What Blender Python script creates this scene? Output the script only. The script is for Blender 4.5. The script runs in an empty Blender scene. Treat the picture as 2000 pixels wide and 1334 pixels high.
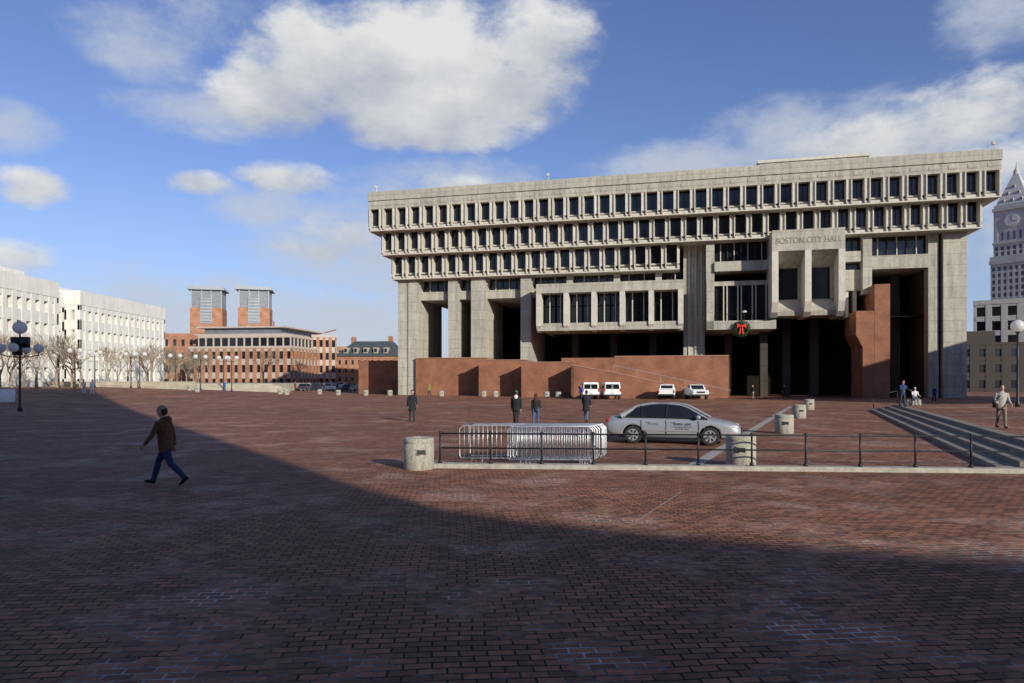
import bpy,bmesh,math,random
from mathutils import Vector,Matrix
from mathutils.bvhtree import BVHTree
random.seed(7)
S=bpy.context.scene
COL=S.collection
R=math.radians
S.view_settings.view_transform='Standard'
S.view_settings.look='None'
S.view_settings.exposure=0
SUNH=Vector((0.565,-0.825,0)).normalized()
SUN_EL=R(20)
# ------------------------------------------------------------ materials
def newmat(name):
    m=bpy.data.materials.new(name); m.use_nodes=True
    nt=m.node_tree; b=nt.nodes['Principled BSDF']
    return m,nt,b
def N(nt,t,**k):
    n=nt.nodes.new(t)
    for a,v in k.items(): setattr(n,a,v)
    return n
def mixc(nt,blend='MIX'):
    n=nt.nodes.new('ShaderNodeMix'); n.data_type='RGBA'; n.blend_type=blend
    return n
def plain(name,rgb,rough=.7,metal=0,var=.12,scale=3.0,bump=0,streak=0,panel=None,spec=.4):
    m,nt,b=newmat(name); L=nt.links.new
    b.inputs['Roughness'].default_value=rough; b.inputs['Metallic'].default_value=metal
    b.inputs['Specular IOR Level'].default_value=spec
    tc=N(nt,'ShaderNodeTexCoord')
    no=N(nt,'ShaderNodeTexNoise'); no.inputs['Scale'].default_value=scale; no.inputs['Detail'].default_value=5
    L(tc.outputs['Object'],no.inputs['Vector'])
    mr=N(nt,'ShaderNodeMapRange'); mr.inputs[1].default_value=.3; mr.inputs[2].default_value=.7
    mr.inputs[3].default_value=1-var; mr.inputs[4].default_value=1+var
    L(no.outputs[0],mr.inputs[0])
    mx=mixc(nt,'MULTIPLY'); mx.inputs[0].default_value=1
    mx.inputs[6].default_value=(*rgb,1); L(mr.outputs[0],mx.inputs[7])
    out=mx.outputs[2]
    if streak:
        mp=N(nt,'ShaderNodeMapping'); mp.inputs['Scale'].default_value=(1.3,1.3,.12)
        L(tc.outputs['Object'],mp.inputs[0])
        n2=N(nt,'ShaderNodeTexNoise'); n2.inputs['Scale'].default_value=1.1; n2.inputs['Detail'].default_value=8; n2.inputs['Roughness'].default_value=.7
        L(mp.outputs[0],n2.inputs[0])
        m2=N(nt,'ShaderNodeMapRange'); m2.inputs[1].default_value=.35; m2.inputs[2].default_value=.68
        m2.inputs[3].default_value=1+streak*.35; m2.inputs[4].default_value=1-streak
        L(n2.outputs[0],m2.inputs[0])
        x2=mixc(nt,'MULTIPLY'); x2.inputs[0].default_value=1
        L(out,x2.inputs[6]); L(m2.outputs[0],x2.inputs[7]); out=x2.outputs[2]
    if panel:
        sp=N(nt,'ShaderNodeSeparateXYZ'); L(tc.outputs['Object'],sp.inputs[0])
        ad=N(nt,'ShaderNodeMath',operation='ADD'); L(sp.outputs[0],ad.inputs[0]); L(sp.outputs[1],ad.inputs[1])
        cb=N(nt,'ShaderNodeCombineXYZ'); L(ad.outputs[0],cb.inputs[0]); L(sp.outputs[2],cb.inputs[1])
        br=N(nt,'ShaderNodeTexBrick'); br.offset=0; br.inputs['Scale'].default_value=1
        br.inputs['Brick Width'].default_value=panel[0]; br.inputs['Row Height'].default_value=panel[1]
        br.inputs['Mortar Size'].default_value=panel[2]
        br.inputs['Color1'].default_value=(1,1,1,1); br.inputs['Color2'].default_value=(.88,.88,.9,1); br.inputs['Mortar'].default_value=(.6,.6,.6,1)
        L(cb.outputs[0],br.inputs['Vector'])
        x3=mixc(nt,'MULTIPLY'); x3.inputs[0].default_value=1
        L(out,x3.inputs[6]); L(br.outputs[0],x3.inputs[7]); out=x3.outputs[2]
    L(out,b.inputs['Base Color'])
    if bump:
        bp=N(nt,'ShaderNodeBump'); bp.inputs['Strength'].default_value=bump; bp.inputs['Distance'].default_value=.02
        L(no.outputs[0],bp.inputs['Height']); L(bp.outputs[0],b.inputs['Normal'])
    return m
def brickwall(name,c1,c2,mortar,bw=.22,bh=.075,ms=.008):
    m,nt,b=newmat(name); L=nt.links.new
    b.inputs['Roughness'].default_value=.85; b.inputs['Specular IOR Level'].default_value=.25
    tc=N(nt,'ShaderNodeTexCoord'); sp=N(nt,'ShaderNodeSeparateXYZ'); L(tc.outputs['Object'],sp.inputs[0])
    ad=N(nt,'ShaderNodeMath',operation='ADD'); L(sp.outputs[0],ad.inputs[0]); L(sp.outputs[1],ad.inputs[1])
    cb=N(nt,'ShaderNodeCombineXYZ'); L(ad.outputs[0],cb.inputs[0]); L(sp.outputs[2],cb.inputs[1])
    br=N(nt,'ShaderNodeTexBrick'); br.inputs['Scale'].default_value=1
    br.inputs['Brick Width'].default_value=bw; br.inputs['Row Height'].default_value=bh; br.inputs['Mortar Size'].default_value=ms
    br.inputs['Color1'].default_value=(*c1,1); br.inputs['Color2'].default_value=(*c2,1); br.inputs['Mortar'].default_value=(*mortar,1)
    L(cb.outputs[0],br.inputs['Vector'])
    no=N(nt,'ShaderNodeTexNoise'); no.inputs['Scale'].default_value=.6; no.inputs['Detail'].default_value=6
    L(tc.outputs['Object'],no.inputs[0])
    mr=N(nt,'ShaderNodeMapRange'); mr.inputs[1].default_value=.3; mr.inputs[2].default_value=.7; mr.inputs[3].default_value=.75; mr.inputs[4].default_value=1.2
    L(no.outputs[0],mr.inputs[0])
    mx=mixc(nt,'MULTIPLY'); mx.inputs[0].default_value=1; L(br.outputs[0],mx.inputs[6]); L(mr.outputs[0],mx.inputs[7])
    L(mx.outputs[2],b.inputs['Base Color'])
    return m
def paving(name):
    m,nt,b=newmat(name); L=nt.links.new
    b.inputs['Specular IOR Level'].default_value=.2
    tc=N(nt,'ShaderNodeTexCoord')
    mp=N(nt,'ShaderNodeMapping'); mp.inputs['Rotation'].default_value=(0,0,R(-5))
    L(tc.outputs['Object'],mp.inputs[0])
    wn=N(nt,'ShaderNodeTexNoise'); wn.inputs['Scale'].default_value=.8; wn.inputs['Detail'].default_value=1
    L(mp.outputs[0],wn.inputs[0])
    ws=N(nt,'ShaderNodeVectorMath',operation='SCALE'); ws.inputs['Scale'].default_value=.10; L(wn.outputs['Color'],ws.inputs[0])
    wa=N(nt,'ShaderNodeVectorMath',operation='ADD'); L(mp.outputs[0],wa.inputs[0]); L(ws.outputs[0],wa.inputs[1])
    br=N(nt,'ShaderNodeTexBrick'); br.inputs['Scale'].default_value=1
    br.inputs['Brick Width'].default_value=.23; br.inputs['Row Height'].default_value=.115; br.inputs['Mortar Size'].default_value=.011
    br.inputs['Mortar Smooth'].default_value=.15
    br.inputs['Color1'].default_value=(.37,.155,.085,1); br.inputs['Color2'].default_value=(.15,.072,.045,1); br.inputs['Mortar'].default_value=(.5,.5,.5,1)
    br.inputs['Bias'].default_value=-.1
    L(wa.outputs[0],br.inputs['Vector'])
    n1=N(nt,'ShaderNodeTexNoise'); n1.inputs['Scale'].default_value=.5; n1.inputs['Detail'].default_value=7; n1.inputs['Roughness'].default_value=.68
    L(tc.outputs['Object'],n1.inputs[0])
    cr=N(nt,'ShaderNodeValToRGB'); cr.color_ramp.elements[0].position=.50; cr.color_ramp.elements[0].color=(.012,.010,.009,1)
    cr.color_ramp.elements[1].position=.64; cr.color_ramp.elements[1].color=(.52,.47,.41,1)
    L(n1.outputs[0],cr.inputs[0])
    mx=mixc(nt); L(br.outputs['Fac'],mx.inputs[0]); L(br.outputs['Color'],mx.inputs[6]); L(cr.outputs[0],mx.inputs[7])
    n2=N(nt,'ShaderNodeTexNoise'); n2.inputs['Scale'].default_value=.10; n2.inputs['Detail'].default_value=9; n2.inputs['Roughness'].default_value=.62
    L(tc.outputs['Object'],n2.inputs[0])
    mr=N(nt,'ShaderNodeMapRange'); mr.inputs[1].default_value=.3; mr.inputs[2].default_value=.72; mr.inputs[3].default_value=.72; mr.inputs[4].default_value=1.3
    L(n2.outputs[0],mr.inputs[0])
    m2=mixc(nt,'MULTIPLY'); m2.inputs[0].default_value=1; L(mx.outputs[2],m2.inputs[6]); L(mr.outputs[0],m2.inputs[7])
    n3=N(nt,'ShaderNodeTexNoise'); n3.inputs['Scale'].default_value=9; n3.inputs['Detail'].default_value=4
    L(tc.outputs['Object'],n3.inputs[0])
    m3r=N(nt,'ShaderNodeMapRange'); m3r.inputs[1].default_value=.3; m3r.inputs[2].default_value=.7; m3r.inputs[3].default_value=.7; m3r.inputs[4].default_value=1.25
    L(n3.outputs[0],m3r.inputs[0])
    m3=mixc(nt,'MULTIPLY'); m3.inputs[0].default_value=1; L(m2.outputs[2],m3.inputs[6]); L(m3r.outputs[0],m3.inputs[7])
    L(m3.outputs[2],b.inputs['Base Color'])
    rr=N(nt,'ShaderNodeMapRange'); rr.inputs[3].default_value=.6; rr.inputs[4].default_value=.95
    L(n3.outputs[0],rr.inputs[0]); L(rr.outputs[0],b.inputs['Roughness'])
    inv=N(nt,'ShaderNodeMath',operation='SUBTRACT'); inv.inputs[0].default_value=1; L(br.outputs['Fac'],inv.inputs[1])
    ad=N(nt,'ShaderNodeMath',operation='MULTIPLY_ADD'); L(n3.outputs[0],ad.inputs[0]); ad.inputs[1].default_value=.4; L(inv.outputs[0],ad.inputs[2])
    bp=N(nt,'ShaderNodeBump'); bp.inputs['Strength'].default_value=.8; bp.inputs['Distance'].default_value=.012
    L(ad.outputs[0],bp.inputs['Height']); L(bp.outputs[0],b.inputs['Normal'])
    return m
CONC=plain('board_concrete',(.44,.415,.34),.85,0,.10,2.2,.3,.32,(4.37,1.45,.03),.2)
CONC2=plain('concrete_fins',(.54,.51,.43),.85,0,.10,2.5,.2,.18,None,.2)
CONCD=plain('concrete_shade_tone',(.07,.062,.05),.9,0,.15,1.0,0,.2,(4.37,2.2,.04),.2)  # concrete colour darkened to stand for interior shade; also groove and mullions
DARKV=plain('void_shade_and_trim',(.016,.014,.012),.9,0,.2,1.0,spec=.1)  # near-black colour paints deep shade in the voids; also mullions and rails
GLASS=plain('dark_glass',(.012,.014,.018),.12,0,.5,.4,spec=.5)
BRICKW=brickwall('podium_brick',(.33,.125,.062),(.24,.092,.048),(.20,.14,.10))
BRICKR=brickwall('red_brick',(.42,.19,.10),(.35,.15,.08),(.3,.22,.16),.5,.2,.02)
PAVE=paving('brick_paving')
GRAN=plain('granite',(.36,.33,.28),.8,0,.2,6,.3,.1)
GRAND=plain('weathered_granite',(.23,.195,.155),.85,0,.3,4,.3,.1)
BOLC=plain('aggregate_concrete',(.38,.355,.29),.9,0,.3,22,.5,.3)
WHITEC=plain('white_concrete',(.70,.68,.62),.8,0,.06,.6,0,.14)
BLACK=plain('black_paint',(.02,.02,.022),.45,.2,.2,8)
GALV=plain('galvanised_steel',(.55,.56,.57),.42,.7,.2,10)
SILVER=plain('silver_paint',(.46,.48,.50),.28,.5,.03,1)
WPAINT=plain('white_vehicle_paint',(.78,.78,.76),.35,0,.05,2)
RUBBER=plain('rubber',(.02,.02,.02),.8,0,.2,10)
CHROME=plain('alloy',(.32,.32,.33),.45,.3,.05,5)
REDL=plain('red_lens',(.4,.02,.015),.3)
LENS=plain('headlamp_lens',(.6,.6,.62),.15)
METGR=plain('grey_metal',(.20,.22,.24),.5,.3,.15,.5)
SLATE=plain('slate_roof',(.06,.07,.075),.7,0,.2,1)
TAN=plain('tan_stone',(.40,.35,.27),.85,0,.15,.7,0,.1)
BARK=plain('bare_bark',(.27,.21,.15),.9,0,.3,3)
GREEN=plain('wreath_green',(.03,.07,.025),.8,0,.4,8)
RED=plain('red_ribbon',(.6,.03,.02),.6)
def globe_mat():
    m,nt,b=newmat('lamp_globe'); L=nt.links.new
    b.inputs['Base Color'].default_value=(.85,.84,.8,1); b.inputs['Roughness'].default_value=.3
    t=N(nt,'ShaderNodeBsdfTranslucent'); t.inputs[0].default_value=(.9,.89,.86,1)
    x=N(nt,'ShaderNodeMixShader'); x.inputs[0].default_value=.55
    L(b.outputs[0],x.inputs[1]); L(t.outputs[0],x.inputs[2]); L(x.outputs[0],nt.nodes['Material Output'].inputs[0])
    return m
GLOBE=globe_mat()
# ------------------------------------------------------------ mesh builder
class MB:
    def __init__(s): s.v=[];s.f=[];s.m=[];s.T=Matrix.Identity(4)
    def add(s,vs,fs,m=0):
        o=len(s.v); T=s.T
        s.v+= [tuple(T@Vector(p)) for p in vs]
        s.f+= [tuple(i+o for i in f) for f in fs]
        s.m+= [m]*len(fs)
    def box(s,x0,x1,y0,y1,z0,z1,m=0):
        vs=[(x0,y0,z0),(x1,y0,z0),(x1,y1,z0),(x0,y1,z0),(x0,y0,z1),(x1,y0,z1),(x1,y1,z1),(x0,y1,z1)]
        s.add(vs,[(3,2,1,0),(4,5,6,7),(0,1,5,4),(1,2,6,5),(2,3,7,6),(3,0,4,7)],m)
    def prism(s,poly,a0,a1,axis='x',m=0):
        n=len(poly)
        def P(p,a):
            return (a,p[0],p[1]) if axis=='x' else ((p[0],a,p[1]) if axis=='y' else (p[0],p[1],a))
        vs=[P(p,a0) for p in poly]+[P(p,a1) for p in poly]
        fs=[tuple(range(n))[::-1],tuple(range(n,2*n))]+[(i,(i+1)%n,(i+1)%n+n,i+n) for i in range(n)]
        s.add(vs,fs,m)
    def tube(s,pts,rads,m=0,n=10,side=(1,0,0)):
        pts=[Vector(p) for p in pts]; k=len(pts); vs=[];fs=[]
        S0=Vector(side)
        for i,p in enumerate(pts):
            t=(pts[min(i+1,k-1)]-pts[max(i-1,0)]).normalized()
            a=S0-t*S0.dot(t)
            if a.length<1e-3:
                a=Vector((0,1,0))-t*t.y
                if a.length<1e-3: a=Vector((0,0,1))-t*t.z
            a.normalize(); b=t.cross(a)
            r=rads[i] if isinstance(rads,(list,tuple)) else rads
            rx,ry=(r,r) if not isinstance(r,(list,tuple)) else r
            for j in range(n):
                q=2*math.pi*j/n
                vs.append(p+a*(rx*math.cos(q))+b*(ry*math.sin(q)))
        for i in range(k-1):
            for j in range(n):
                j2=(j+1)%n
                fs.append((i*n+j,i*n+j2,(i+1)*n+j2,(i+1)*n+j))
        fs.append(tuple(range(n))[::-1]); fs.append(tuple((k-1)*n+j for j in range(n)))
        s.add(vs,fs,m)
    def lathe(s,prof,c=(0,0,0),m=0,n=24,axis='z'):
        vs=[];fs=[];k=len(prof)
        for r,z in prof:
            for j in range(n):
                q=2*math.pi*j/n
                a,b=r*math.cos(q),r*math.sin(q)
                if axis=='z': vs.append((c[0]+a,c[1]+b,c[2]+z))
                elif axis=='y': vs.append((c[0]+a,c[1]+z,c[2]+b))
                else: vs.append((c[0]+z,c[1]+a,c[2]+b))
        for i in range(k-1):
            for j in range(n):
                j2=(j+1)%n
                fs.append((i*n+j,i*n+j2,(i+1)*n+j2,(i+1)*n+j))
        fs.append(tuple(range(n))[::-1]); fs.append(tuple((k-1)*n+j for j in range(n)))
        s.add(vs,fs,m)
    def ball(s,c,r,m=0,n=14,k=9):
        rr=r if isinstance(r,(list,tuple)) else (r,r,r)
        vs=[];fs=[]
        for i in range(1,k):
            a=math.pi*i/k
            for j in range(n):
                q=2*math.pi*j/n
                vs.append((c[0]+rr[0]*math.sin(a)*math.cos(q),c[1]+rr[1]*math.sin(a)*math.sin(q),c[2]-rr[2]*math.cos(a)))
        for i in range(k-2):
            for j in range(n):
                j2=(j+1)%n; fs.append((i*n+j,i*n+j2,(i+1)*n+j2,(i+1)*n+j))
        vs+= [(c[0],c[1],c[2]-rr[2]),(c[0],c[1],c[2]+rr[2])]
        lo=len(vs)-2; hi=lo+1
        for j in range(n):
            j2=(j+1)%n; fs.append((lo,j2,j)); fs.append((hi,(k-2)*n+j,(k-2)*n+j2))
        s.add(vs,fs,m)
    def mesh(s,name,mats,smooth=False,recalc=True):
        me=bpy.data.meshes.new(name); me.from_pydata(s.v,[],s.f)
        for m in mats: me.materials.append(m)
        me.polygons.foreach_set('material_index',s.m)
        if recalc:
            bm=bmesh.new(); bm.from_mesh(me); bmesh.ops.recalc_face_normals(bm,faces=bm.faces); bm.to_mesh(me); bm.free()
        me.polygons.foreach_set('use_smooth',[smooth]*len(me.polygons))
        me.update()
        return me
    def obj(s,name,mats,parent=None,loc=(0,0,0),rz=0,smooth=False,autos=False):
        me=s.mesh(name,mats,smooth)
        return place(me,name,loc,rz,parent)
def place(me,name,loc=(0,0,0),rz=0,parent=None):
    o=bpy.data.objects.new(name,me); COL.objects.link(o); o.location=loc; o.rotation_euler=(0,0,rz)
    if parent: o.parent=parent
    return o
def empty(name,loc=(0,0,0),rz=0):
    e=bpy.data.objects.new(name,None); COL.objects.link(e); e.location=loc; e.rotation_euler=(0,0,rz); e.empty_display_size=.5
    return e
def gz(x,y=0):
    t=min(1,max(0,(-x-25)/50)); return 1.3*t*t*(3-2*t)
# ------------------------------------------------------------ world / sky
W=bpy.data.worlds.new('World'); S.world=W; W.use_nodes=True
nt=W.node_tree; nt.nodes.clear(); L=nt.links.new
sky=N(nt,'ShaderNodeTexSky'); sky.sky_type='NISHITA'; sky.sun_disc=False
sky.sun_elevation=SUN_EL; sky.sun_rotation=math.atan2(SUNH.x,SUNH.y)
sky.air_density=1.0; sky.dust_density=.3; sky.ozone_density=3.0
tint=mixc(nt,'MULTIPLY'); tint.inputs[0].default_value=1; tint.inputs[7].default_value=(1.2,1.15,1.45,1)
L(sky.outputs[0],tint.inputs[6])
bg=N(nt,'ShaderNodeBackground'); bg.inputs[1].default_value=.095
L(tint.outputs[2],bg.inputs[0])
tc=N(nt,'ShaderNodeTexCoord'); sp=N(nt,'ShaderNodeSeparateXYZ'); L(tc.outputs['Generated'],sp.inputs[0])
def M(op,a,b=None,c=None,clamp=False):
    n=N(nt,'ShaderNodeMath',operation=op); n.use_clamp=clamp
    for i,x in enumerate((a,b,c)):
        if x is None: continue
        if isinstance(x,(int,float)): n.inputs[i].default_value=x
        else: L(x,n.inputs[i])
    return n.outputs[0]
az=M('ARCTAN2',sp.outputs[0],sp.outputs[1]); el=M('ARCSINE',sp.outputs[2])
cv=N(nt,'ShaderNodeCombineXYZ'); L(az,cv.inputs[0]); L(el,cv.inputs[1])
mp=N(nt,'ShaderNodeMapping'); mp.inputs['Scale'].default_value=(1,1,1.7); L(tc.outputs['Generated'],mp.inputs[0])
def noise(scale,detail,rough=.55):
    n=N(nt,'ShaderNodeTexNoise'); n.inputs['Scale'].default_value=scale; n.inputs['Detail'].default_value=detail; n.inputs['Roughness'].default_value=rough
    L(mp.outputs[0],n.inputs[0]); return n.outputs[0]
n1=noise(7,9,.62); n2=noise(24,5,.6); n3=noise(3.3,4)
def blobs(BL,want):
    V=None;SW=None;SE=None
    for a,e,rx,ry,s in BL:
        vm=N(nt,'ShaderNodeVectorMath',operation='MULTIPLY_ADD'); L(cv.outputs[0],vm.inputs[0])
        vm.inputs[1].default_value=(1/R(rx),1/R(ry),0); vm.inputs[2].default_value=(-a/rx,-e/ry,0)
        dt=N(nt,'ShaderNodeVectorMath',operation='DOT_PRODUCT'); L(vm.outputs[0],dt.inputs[0]); L(vm.outputs[0],dt.inputs[1])
        v=M('MULTIPLY_ADD',dt.outputs['Value'],-s,s)
        V=v if V is None else M('MAXIMUM',V,v)
        if want:
            w=M('MAXIMUM',M('ADD',v,.35),.0001); we=M('MULTIPLY',w,R(e))
            SW=w if SW is None else M('ADD',SW,w); SE=we if SE is None else M('ADD',SE,we)
    return V,SW,SE
HB=[(-8.5,24.3,13,5.2,1.3),(-15.5,24.8,7,4.2,1.2),(2.0,26.0,5.5,4.2,1.1),(-19,21.6,5,3.0,1.0),(-7,20.6,9,2.6,1.1),(-2,23,8,3.6,1.1),
(-35,13.1,2.6,1.4,.85),(-24.6,14.7,2.7,1.0,.85),(-18,15.7,4.2,1.3,.8),(28,17.0,7,2.3,1.0),(35,18.5,6,3.0,1.0),(36.5,14.5,5,1.8,.8),(-36,8.2,3,1.5,.8),(-6,15.6,5.5,1.5,.7),(-14,11,6,2.2,.55)]
V,SW,SE=blobs(HB,True)
V=M('MAXIMUM',V,-.9)
nn=M('MULTIPLY_ADD',M('SUBTRACT',n2,.5),.8,M('MULTIPLY',M('SUBTRACT',n1,.52),2.8))
d=M('ADD',V,nn)
mr=N(nt,'ShaderNodeMapRange'); mr.interpolation_type='SMOOTHSTEP'; mr.inputs[1].default_value=-.1; mr.inputs[2].default_value=.9; L(d,mr.inputs[0])
SB=[(-26,19.4,6,1.6,.9),(-29,23.8,4.5,3.2,.9),(-25,27,8,3,.7),(-19.8,13.3,5,1.7,1.1),(-12.5,10.5,10,5.2,1.3),(-6,15.5,9,2.8,1.3),(-20,4.5,26,4.0,1.3),(-36.6,16.9,3.4,1.9,.9),
(16,16.8,11,2.3,1.3),(26,17,14,4.0,1.3),(36,24,5,3.5,1.1),(8,12.5,18,3.6,1.2),(-32,3,14,3.0,1.2),(1.5,28.5,5,2.5,.7),(40,12,10,8,1.2)]
V2,_,_=blobs(SB,False)
V2=M('MAXIMUM',V2,-1.0)
d2=M('MULTIPLY_ADD',nn,1.3,V2)
mr2=N(nt,'ShaderNodeMapRange'); mr2.interpolation_type='SMOOTHSTEP'; mr2.inputs[1].default_value=-.3; mr2.inputs[2].default_value=1.35; L(d2,mr2.inputs[0])
up=M('MULTIPLY',M('SUBTRACT',el,M('DIVIDE',SE,SW)),1/R(4.5))
sh=M('ADD',M('MULTIPLY_ADD',up,.60,.70),M('MULTIPLY',M('SUBTRACT',n1,.5),1.3))
sh=M('ADD',sh,M('MULTIPLY',M('SUBTRACT',n3,.5),.9),None,True)
cc=N(nt,'ShaderNodeValToRGB'); cc.color_ramp.elements[0].position=0; cc.color_ramp.elements[0].color=(.28,.33,.43,1)
cc.color_ramp.elements[1].position=1; cc.color_ramp.elements[1].color=(.93,.93,.91,1)
e2=cc.color_ramp.elements.new(.5); e2.color=(.56,.60,.67,1)
L(sh,cc.inputs[0])
bc=N(nt,'ShaderNodeBackground'); bc.inputs[1].default_value=.86; L(cc.outputs[0],bc.inputs[0])
bs=N(nt,'ShaderNodeBackground'); bs.inputs[0].default_value=(.62,.68,.78,1); bs.inputs[1].default_value=.85
hz_=N(nt,'ShaderNodeMapRange'); hz_.interpolation_type='SMOOTHSTEP'; hz_.inputs[1].default_value=R(18); hz_.inputs[2].default_value=R(-2); hz_.inputs[3].default_value=0; hz_.inputs[4].default_value=.6; L(el,hz_.inputs[0])
bh=N(nt,'ShaderNodeBackground'); bh.inputs[0].default_value=(.46,.58,.78,1); bh.inputs[1].default_value=.85
m0=N(nt,'ShaderNodeMixShader'); L(hz_.outputs[0],m0.inputs[0]); L(bg.outputs[0],m0.inputs[1]); L(bh.outputs[0],m0.inputs[2])
m1_=N(nt,'ShaderNodeMixShader'); L(M('MULTIPLY',mr2.outputs[0],.85),m1_.inputs[0]); L(m0.outputs[0],m1_.inputs[1]); L(bs.outputs[0],m1_.inputs[2])
ms=N(nt,'ShaderNodeMixShader'); L(M('MULTIPLY',mr.outputs[0],.95),ms.inputs[0]); L(m1_.outputs[0],ms.inputs[1]); L(bc.outputs[0],ms.inputs[2])
wo=N(nt,'ShaderNodeOutputWorld'); L(ms.outputs[0],wo.inputs[0])
sl=bpy.data.lights.new('sun','SUN'); sl.energy=5.0; sl.angle=R(.5); sl.color=(1,.95,.84)
so=bpy.data.objects.new('sun',sl); COL.objects.link(so); so.location=(60,-80,60)
sd=Vector((SUNH.x*math.cos(SUN_EL),SUNH.y*math.cos(SUN_EL),math.sin(SUN_EL)))
so.rotation_euler=(-sd).to_track_quat('-Z','Y').to_euler()
# ------------------------------------------------------------ camera
cam=bpy.data.cameras.new('camera'); cam.lens=24; cam.sensor_width=36; cam.shift_y=.038; cam.clip_end=6000; cam.clip_start=.1
co=bpy.data.objects.new('camera',cam); COL.objects.link(co); co.location=(0,0,2.3); co.rotation_euler=(R(90),0,0)
S.camera=co
# ------------------------------------------------------------ ground
xs=[-3000,-600,-200,-100]+[-80+2.5*i for i in range(25)]+[0,100,600,3000]
ys=[-400,-50,0,50,100,150,250,600,3500]
g=MB(); vs=[(x,y,gz(x)) for y in ys for x in xs]; nx=len(xs)
g.add(vs,[(j*nx+i,j*nx+i+1,(j+1)*nx+i+1,(j+1)*nx+i) for j in range(len(ys)-1) for i in range(nx-1)])
g.obj('ground',[PAVE],smooth=True)
def strip(name,p,q,w,z,mat,h=None):
    p=Vector(p);q=Vector(q);dd=(q-p).normalized();n=Vector((-dd.y,dd.x))*w/2
    m=MB(); poly=[tuple(p-n),tuple(q-n),tuple(q+n),tuple(p+n)]
    if h: m.prism(poly,z-.1,z+h,'z')
    else: m.add([(a[0],a[1],z) for a in poly],[(0,1,2,3)])
    return m.obj(name,[mat])
strip('granite_band',(4.75,18.1),(24.5,60),.36,.004,GRAN)
strip('paving_joint',(3.5,14.1),(2.0,11.07),.022,.004,GRAN)
strip('granite_kerb',(-2.2,18.05),(16,16.75),.32,0,GRAN,.12)
st=MB()
A=Vector((12.3,17.35)); B=Vector((27.3,52)); dd=(B-A).normalized(); nr=Vector((dd.y,-dd.x))
for i in range(4):
    a=A+nr*(.5*i); b=B+nr*(.5*i)
    far=b+nr*.48
    near=a+nr*.48
    if i<3:
        st.prism([tuple(a),tuple(near),tuple(far),tuple(b)],-.05,.13*(i+1),'z',0)
    else:
        st.prism([tuple(a),tuple(a+nr*.4),tuple(b+nr*.4),tuple(b)],-.05,.13*4,'z',0)
        st.prism([tuple(a+nr*.4),(a.x+45,a.y-6),(b.x+30,b.y+4),tuple(b+nr*.4)],-.05,.516,'z',1)
st.obj('plaza_steps',[GRAND,PAVE])
# ------------------------------------------------------------ railing
ra=MB()
K0=Vector((-1.9,18.03)); K1=Vector((15.5,16.79)); kd=(K1-K0); Lk=kd.length; kd.normalize()
n=14
for i in range(n):
    p=K0+kd*(Lk*i/(n-1))
    ra.tube([(p.x,p.y,.12),(p.x,p.y,.92)],.026,0,8)
    ra.lathe([(.055,0),(.055,.05),(.03,.09)],(p.x,p.y,.119),0,10)
    ra.ball((p.x,p.y,.93),.040,0,8,6); ra.ball((p.x,p.y,.52),.040,0,8,6)
for z in (.9,.52):
    ra.tube([(K0.x,K0.y,z),(K1.x,K1.y,z)],.021,0,8)
ra.obj('metal_railing',[BLACK],smooth=True)
hr=MB()
for o in (0,1):
    base=B+nr*(.2+1.6*o)
    hr.tube([(base.x,base.y,0 if o==0 else .52),(base.x,base.y,1.05+.5*o)],.03,0,8)
hr.tube([(B.x+nr.x*.2,B.y+nr.y*.2,1.03),(B.x+nr.x*1.8,B.y+nr.y*1.8,1.53)],.025,0,8)
hr.obj('stair_handrail',[BLACK],smooth=True)
# ------------------------------------------------------------ bollards
def bollard_mesh(r=.39,h=.82):
    m=MB()
    m.lathe([(r*.97,-.05),(r*.97,.03),(r,.05),(r,h*.80),(r*.985,h*.81),(r*.985,h*.83),(r,h*.84),(r,h-.03),(r-.03,h),(r*.45,h+.004),(r*.44,h-.02)],(0,0,0),0,36)
    m.box(-.11,.11,-r-.006,-r+.05,h*.50,h*.64,1)
    m.box(-.135,.135,-r+.004,-r+.06,h*.47,h*.67,0)
    return m.mesh('bollard',[BOLC,BLACK],True)
bm0=bollard_mesh()
for p in bm0.polygons: 
    if abs(p.normal.z)>.9 or p.material_index==1: p.use_smooth=False
for x,y,r in [(-2.42,17.75,.3),(6.15,18.35,-.3),(11.8,29.6,-.2),(17.5,41.6,0),(23.4,53.8,0)]:
    place(bm0,'concrete_bollard',(x,y,0),r)
for x,y in [(-47.5,103),(-36,106),(-34,103),(-22.3,104),(-18.6,104),(-10.2,98.5),(-4.0,96),(-2.3,95),(4.6,91),(6.0,88.8),(-51,108),(-27,106),(-31,110)]:
    place(bm0,'concrete_bollard',(x,y,gz(x)),random.random())
m=MB(); m.lathe([(.62,-.1),(.66,.1),(.68,1.1),(.6,1.12),(.58,1.0)],(0,0,0),0,28); m.obj('concrete_planter',[plain('pale_concrete',(.7,.69,.66))],None,(-43.9,59.2,gz(-43.8)),0,True)
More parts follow.
